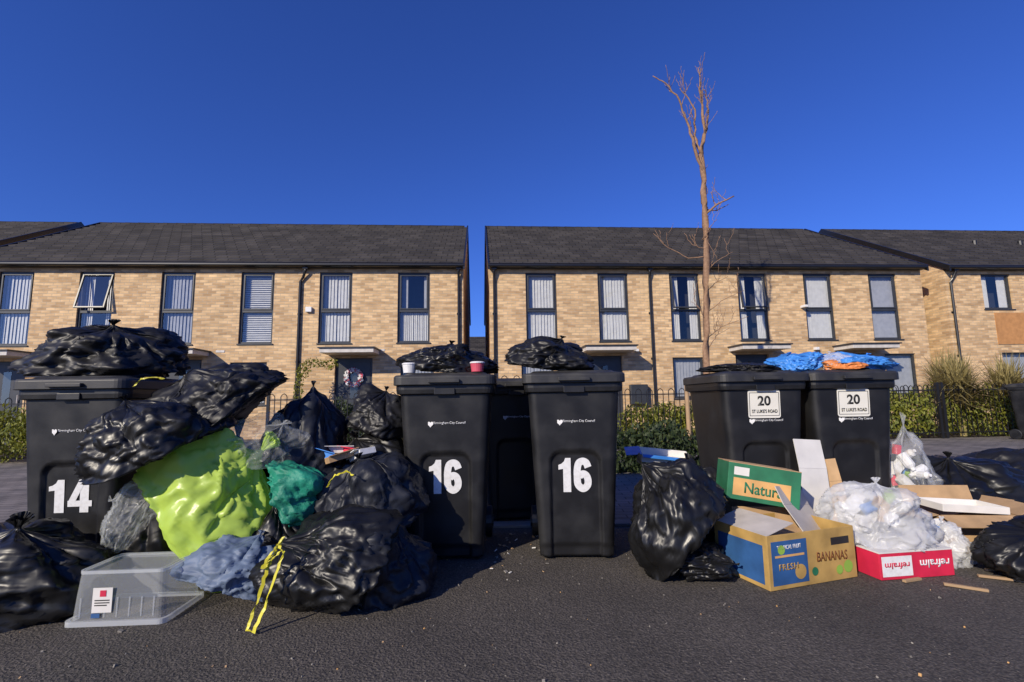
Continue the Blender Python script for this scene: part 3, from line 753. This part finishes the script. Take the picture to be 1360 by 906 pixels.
bag('clear_plastic_bag',-1.42,2.74,.58,.30,.22,.20,14,CLEAR,(.6,-.2,.5),crease=1.5,neck=.4)
bag('clear_plastic_bag',-1.93,2.52,.20,.34,.12,.12,15,CLEAR,(-.8,-.1,.5),crease=1.5,neck=.4)
# on bins
bag(BB,-.43,3.12,1.09,.20,.27,.28,21,BAG,(.2,-.3,1),neck=.4)
bag(BB,.22,3.10,1.09,.22,.26,.28,22,BAG2,(.3,-.3,.9),neck=.3)
bag(BB,1.62,3.45,1.08,.08,.25,.25,33,BAG2,(.2,-.2,1),neck=.2)
# centre-right
bag(BB,.88,2.70,0,.59,.275,.25,23,BAG,(-.35,.2,1),(0,-16,0),neck=.35)
bag(BB,.97,2.60,0,.17,.15,.15,24,BAG,(.7,-.5,.1),neck=.3)
bag(BB,1.10,3.2,0,.48,.2,.2,24,BAG2)
# right
bag(BB,3.35,3.75,0,.46,.56,.36,26,BAG,(-.2,-.2,1),neck=.3)
bag(BB,2.70,2.50,0,.30,.28,.23,27,BAG,(-.5,-.2,.8),neck=.3)
bag(BB,4.3,4.2,0,.46,.5,.4,28,BAG2)
def stuffed(name,x,y,z0,h,rx,ry,seed,m):
    P=empty(name,(x,y,z0)); bag('bag_skin',0,0,0,h,rx,ry,seed,m,(.1,-.1,1),parent=P,crease=1.3,neck=.4)
    rnd=random.Random(seed); mats=[CARDW,REDP,BLUEBAG,GREENL,CARD,ORANGEP,WHITE,CARDG]
    c=MB()
    for i in range(26):
        d=Vector((rnd.gauss(0,1),rnd.gauss(0,1),rnd.gauss(0,1))).normalized()*rnd.uniform(.3,.78)
        p=Vector((d.x*rx,d.y*ry,h*.48+d.z*h*.42)); E=Matrix.Translation(p)@Euler((rnd.uniform(0,6),rnd.uniform(0,6),0)).to_matrix().to_4x4()
        s=rnd.uniform(.03,.05)
        if i%2: c.tube([(0,0,-s*1.3),(0,0,s*.6),(0,0,s),(0,0,s*1.4)],[s*.7,s*.7,s*.3,s*.28],10,rnd.choice((0,0,6,6,6,3)),E)
        else: c.box(-s,s,-s*.7,s*.7,-s*.4,s*.4,rnd.choice((0,6,7,4,0,6,1,2)),E)
    c.obj('contents',mats,P)
stuffed('white_recycling_bag',1.98,2.78,.13,.31,.25,.21,29,WHITEBAG)
stuffed('clear_recycling_bag',2.68,3.4,.0,.70,.19,.20,30,CLEAR)
stuffed('clear_recycling_bag',2.36,2.80,0,.22,.15,.14,31,WHITEBAG)
bag('blue_carrier_bag',2.42,3.45,1.08,.14,.24,.22,36,BLUEBAG,(.4,-.2,.7),crease=1.6,neck=.4)
bag('blue_carrier_bag',2.08,3.50,1.08,.15,.17,.2,37,BLUEBAG,(-.4,-.2,.7),crease=1.6,neck=.4)
bag('white_carrier_bag',2.25,3.40,1.09,.13,.13,.16,38,WHITEBAG,(-.2,-.2,.7),crease=1.6,neck=.4)
bag('orange_carrier_bag',2.27,3.30,1.09,.09,.11,.10,39,mat('orange_wrap',(.6,.2,.05),.5),(-.2,-.2,.7),neck=.2)

# yellow drawstrings
def ribbon(name,pts,wd=.012):
    f=MB(); pts=[Vector(p) for p in pts]; out=[]
    for i in range(len(pts)-1):
        for j in range(5): out.append(pts[i].lerp(pts[i+1],j/5)+Vector((noise.noise(pts[i]*9+Vector((j,0,0))),0,noise.noise(pts[i]*7+Vector((0,j,0)))))*.008)
    out.append(pts[-1])
    for i in range(len(out)-1):
        sd=Vector((math.cos(i*.35),.3*math.sin(i*.5),.3)).normalized()*wd*.5
        sd2=Vector((math.cos((i+1)*.35),.3*math.sin((i+1)*.5),.3)).normalized()*wd*.5
        f.quad(out[i]-sd,out[i]+sd,out[i+1]+sd2,out[i+1]-sd2)
    f.obj(name,YEL,solid=.002)
ribbon('yellow_drawstring',[(-.98,2.13,.36),(-1.02,2.11,.28),(-1.05,2.10,.18),(-1.07,2.08,.08),(-1.08,2.06,.02),(-1.05,2.05,.015),(-1.02,2.07,.1),(-1.0,2.09,.2),(-.97,2.11,.3),(-1.0,2.12,.33)],.014)
ribbon('yellow_drawstring',[(-.98,2.13,.36),(-1.02,2.10,.30),(-1.05,2.09,.24),(-1.02,2.10,.27),(-.98,2.11,.31)],.012)
ribbon('yellow_drawstring',[(-1.98,2.52,1.02),(-1.95,2.53,1.06),(-1.9,2.54,1.07),(-1.85,2.56,1.06)],.012)
ribbon('yellow_drawstring',[(-.95,2.50,.50),(-.9,2.48,.56),(-.84,2.48,.58),(-.8,2.46,.56)],.010)

# ------------------------------------------------------------ boxes
def carton(name,loc,rot,w_,d,h,mats,flaps=((60,60,60,60)),fl=.5):
    P=empty(name,loc,rot); c=MB(); T=.005
    c.box(-w_/2,w_/2,-d/2,-d/2+T,0,h); c.box(-w_/2,w_/2,d/2-T,d/2,0,h)
    c.box(-w_/2,-w_/2+T,-d/2+T,d/2-T,0,h); c.box(w_/2-T,w_/2,-d/2+T,d/2-T,0,h); c.box(-w_/2+T,w_/2-T,-d/2+T,d/2-T,0,T)
    c.obj('carton_body',mats[0],P,bevel=.002)
    f=MB(); fd=d*fl
    specs=[((0,-d/2,h),0,w_,fd,flaps[0]),((w_/2,0,h),90,d,w_*.32,flaps[1]),((0,d/2,h),180,w_,fd,flaps[2]),((-w_/2,0,h),270,d,w_*.32,flaps[3])]
    for (p,az,L_,D_,an) in specs:
        if an is None: continue
        M=Matrix.Translation(p)@Matrix.Rotation(R(az),4,'Z')@Matrix.Rotation(R(an),4,'X')
        f.box(-L_/2+.004,L_/2-.004,-D_,0,.0,.004,0,M)
    if f.v: f.obj('flaps',mats[1],P)
    return P
bx=carton('printed_fruit_carton',(1.41,2.655,.006),(0,0,R(18)),.56,.36,.25,[CARDY,CARDG],(None,None,None,-165),.50)
def face_quad(par,name,m,x0,x1,z0,z1,y,side=None,d=0):
    q=MB()
    if side is None: q.box(x0,x1,y-.0015,y-.0005,z0,z1)
    else: q.box(side-.0015,side-.0005,x0,x1,z0,z1)
    return q.obj(name,m,par)
yf=-.18
face_quad(bx,'blue_panel',BLUEP,-.26,-.04,.02,.22,yf)
face_quad(bx,'yellow_panel',ORANGEP,-.24,-.06,.145,.155,yf-.0015)
face_quad(bx,'cutout',INK,.12,.24,.17,.205,yf)
def disc(par,name,m,x,z,r,y):
    q=MB(); q.add([(x+r*math.cos(k*.3927),y,z+r*math.sin(k*.3927)) for k in range(16)],[tuple(range(16))]); q.obj(name,m,par)
disc(bx,'round_logo',CARDY,-.09,.07,.035,yf-.003); disc(bx,'round_logo',GREENL,-.2,.18,.022,yf-.003); disc(bx,'fruit_logo',GREENL,.22,.06,.03,yf-.003)
disc(bx,'fruit_logo',GREENL,.16,.05,.022,yf-.0035); disc(bx,'fruit_logo',GREENP,.0,.06,.02,yf-.0035)
text('lettering','BANANAS',.20,.045,BROWNP,bx,(.12,yf-.003,.12),(R(90),R(2),0),off=.01)
text('lettering','TROPICAL FRUIT',.15,.02,WHITE,bx,(-.15,yf-.003,.19),(R(90),0,0),off=.01)
text('lettering','FRESH',.12,.03,CARDY,bx,(-.16,yf-.003,.10),(R(90),0,0),off=.02)
face_quad(bx,'blue_side_panel',BLUEP,-.15,.15,.02,.20,0,side=-.28)
def sheet(name,loc,rot,w_,h_,m,fold=0,T=.005):
    s_=MB(); s_.box(-w_/2,w_/2,0,T,0,h_*.6); 
    M=Matrix.Translation((0,0,h_*.6+.001))@Matrix.Rotation(R(fold),4,'X')
    s_.box(-w_/2,w_/2,0,T,0,h_*.4,0,M); return s_.obj(name,m,None,loc,rot)
sheet('cardboard_sheet',(1.62,2.70,.20),(R(-38),R(8),R(38)),.32,.25,CARDG,12)
sheet('cardboard_sheet',(1.36,2.58,.20),(R(-84),R(-6),R(14)),.34,.16,CARD,-8)
sheet('cardboard_sheet',(1.86,3.05,.20),(R(-8),R(4),R(12)),.2,.45,CARDW,-6)
sheet('cardboard_sheet',(1.98,3.08,.18),(R(-12),R(-10),R(-35)),.16,.34,CARD,8)
gx=carton('green_fruit_carton',(1.40,2.90,.32),(R(-3),R(9),R(-10)),.38,.26,.20,[GREENP,CARD],(None,None,None,None))
tp=MB(); tp.box(-.19,.19,-.13,-.002,.2,.204); tp.box(-.19,.19,.002,.13,.201,.205); tp.obj('closed_flaps',CARD,gx)
yg=-.13
face_quad(gx,'orange_panel',ORANGEP,-.16,.14,.025,.12,yg); face_quad(gx,'cream_panel',CARDW,-.16,-.08,.135,.18,yg)
text('lettering','Natura',.2,.06,GREENP,gx,(.0,yg-.003,.072),(R(90),0,0),off=.02)
cr=carton('cardboard_box',(1.45,3.0,.0),(0,0,R(-6)),.36,.26,.29,[CARD,CARD],(None,None,None,None))
rx_=carton('red_produce_carton',(2.0,2.66,.006),(0,0,R(8)),.42,.24,.125,[REDP,CARDW],(None,None,None,None))
tp=MB(); tp.box(-.212,.212,-.122,.122,.126,.132); tp.obj('lid_sheet',CARDW,rx_)
face_quad(rx_,'white_panel',WHITE,-.20,-.03,.015,.11,-.12)
text('lettering','refralm',.14,.03,REDP,rx_,(-.115,-.1225,.065),(R(90),R(180),0),off=.02)
text('lettering','refralm',.17,.04,WHITE,rx_,(.1,-.1225,.065),(R(90),R(180),0),off=.02)
carton('cardboard_box',(2.68,3.02,.0),(0,0,R(-6)),.42,.3,.22,[CARD,CARD],(20,-20,-70,10),.4)
tr_=carton('white_tray',(2.66,2.98,.235),(0,R(3),R(-4)),.36,.22,.04,[CARDW,CARDW],(None,None,None,None))
carton('cardboard_box',(2.95,3.3,0),(0,0,R(15)),.36,.26,.18,[CARD,CARD],(-20,-20,-20,10),.4)
rnd=random.Random(3)
for i,(x,y,z,a,m_) in enumerate([(-1.04,2.92,.62,20,CARDW),(-.93,2.90,.62,-30,REDP),(-.88,2.85,.60,-45,WHITE),(-1.12,2.85,.60,5,BLUEBAG),(-.98,2.82,.60,35,CARD)]):
    c=carton('food_packet',(x,y,z),(R(rnd.uniform(-20,20)),R(rnd.uniform(-25,25)),R(a)),.17,.10,.035,[m_,m_],(0,None,None,None),.3)
c=carton('blue_white_tray',(1.02,3.35,.5),(R(10),R(6),R(-8)),.32,.2,.05,[CARDW,BLUEBAG],(10,None,None,10),.2)
sheet('cardboard_sheet',(.50,3.02,1.07),(R(-35),R(20),R(30)),.16,.14,CARD,-20)
def cup(x,y,z,m_):
    P=empty('paper_cup',(x,y,z)); c=MB(); c.tube([(0,0,0),(0,0,.05)],[.035,.042],20); c.obj('cup_body',m_,P,smooth=False)
    c=MB(); c.tube([(0,0,.05),(0,0,.056),(0,0,.06)],[.045,.045,.038],20); c.obj('cup_lid',WHITE,P)
cup(-.21,2.88,1.092,PINK); cup(-.62,2.90,1.092,WHITE)

# clear storage tub upside down
P=empty('plastic_storage_tub',(-1.70,2.30,.006),(0,0,R(3)))
tb=MB()
def sec(a,b_,r,z): return [(p[0],p[1],z) for p in rr(a,b_,r,6,6)]
loft([sec(.205,.15,.03,0),sec(.205,.15,.03,.018),sec(.192,.137,.03,.02),sec(.186,.132,.03,.12),sec(.180,.126,.03,.20),sec(.172,.118,.03,.212),sec(.15,.10,.02,.212),sec(.14,.09,.02,.204)],tb,capbot=False)
for i in range(7):
    x=-.15+i*.05; tb.box(x-.002,x+.002,-.14,-.136,.03,.11)
tb.obj('tub_body',TUB,P,smooth=False,bevel=.002)
TUBR=translucent_mat('tub_rim_plastic',(.80,.83,.86),.35,.2,.3,3,.05)
def ringbox(mb,a,b_,z0,z1,t_):
    o=rr(a,b_,.03,6,6); i_=rr(a-t_,b_-t_,.026,6,6); n=len(o)
    vs=[(p[0],p[1],z0) for p in o]+[(p[0],p[1],z1) for p in o]+[(p[0],p[1],z1) for p in i_]
    fs=[]
    for k in range(n):
        k2=(k+1)%n; fs.append((k,k2,n+k2,n+k)); fs.append((n+k,n+k2,2*n+k2,2*n+k))
    mb.add(vs,fs)
rg=MB(); ringbox(rg,.209,.154,0,.021,.012); ringbox(rg,.1815,.1275,.202,.215,.006); rg.obj('tub_rims',TUBR,P)
lb=MB(); lb.box(-.10,-.02,-.1415,-.1395,.05,.15); lb.obj('paper_label',CARDW,P)
lb=MB(); lb.box(-.07,-.045,-.143,-.142,.115,.14); lb.box(-.10,-.065,-.143,-.142,.03,.048,1); lb.box(-.09,-.03,-.143,-.142,.098,.102,2); lb.box(-.09,-.03,-.143,-.142,.088,.092,2); lb.box(-.09,-.04,-.143,-.142,.078,.082,2); lb.obj('label_print',[REDP,BLUEP,INK],P)

# ------------------------------------------------------------ litter
g=MB(); rnd=random.Random(21)
for i in range(600):
    x=rnd.uniform(-3.2,3.4); y=rnd.uniform(1.2,3.4); s=rnd.uniform(.001,.004)*(1 if rnd.random()<.95 else 2)
    E=Matrix.Translation((x,y,.004+s*.4))@Euler((rnd.uniform(0,6),rnd.uniform(0,6),rnd.uniform(0,6))).to_matrix().to_4x4()
    g.box(-s,s,-s*.8,s*.8,-s*.5,s*.5,rnd.choice((0,0,0,0,0,0,2,0,3)),E)
for i in range(40):   # litter swept up between the bins
    x=rnd.uniform(-.15,.2); y=rnd.uniform(2.7,3.5); s=rnd.uniform(.004,.012)
    E=Matrix.Translation((x,y,.006+s*.3))@Euler((rnd.uniform(0,.6),rnd.uniform(0,.6),rnd.uniform(0,6))).to_matrix().to_4x4()
    g.box(-s,s,-s*.8,s*.8,-s*.2,s*.2,rnd.choice((0,1,2,0)),E)
g.obj('loose_grit_and_litter',[STONE,CARDW,CARD,ORANGEP])
for i,(x,y,a,l) in enumerate([(2.12,2.40,-28,.16),(2.4,2.5,-20,.2),(1.95,2.5,20,.12),(2.5,2.62,5,.15)]):
    g=MB(); g.box(-l/2,l/2,-.009,.009,0,.012); g.obj('wood_stick',WOOD,None,(x,y,.006),(0,R(2),R(a)),bevel=.002)
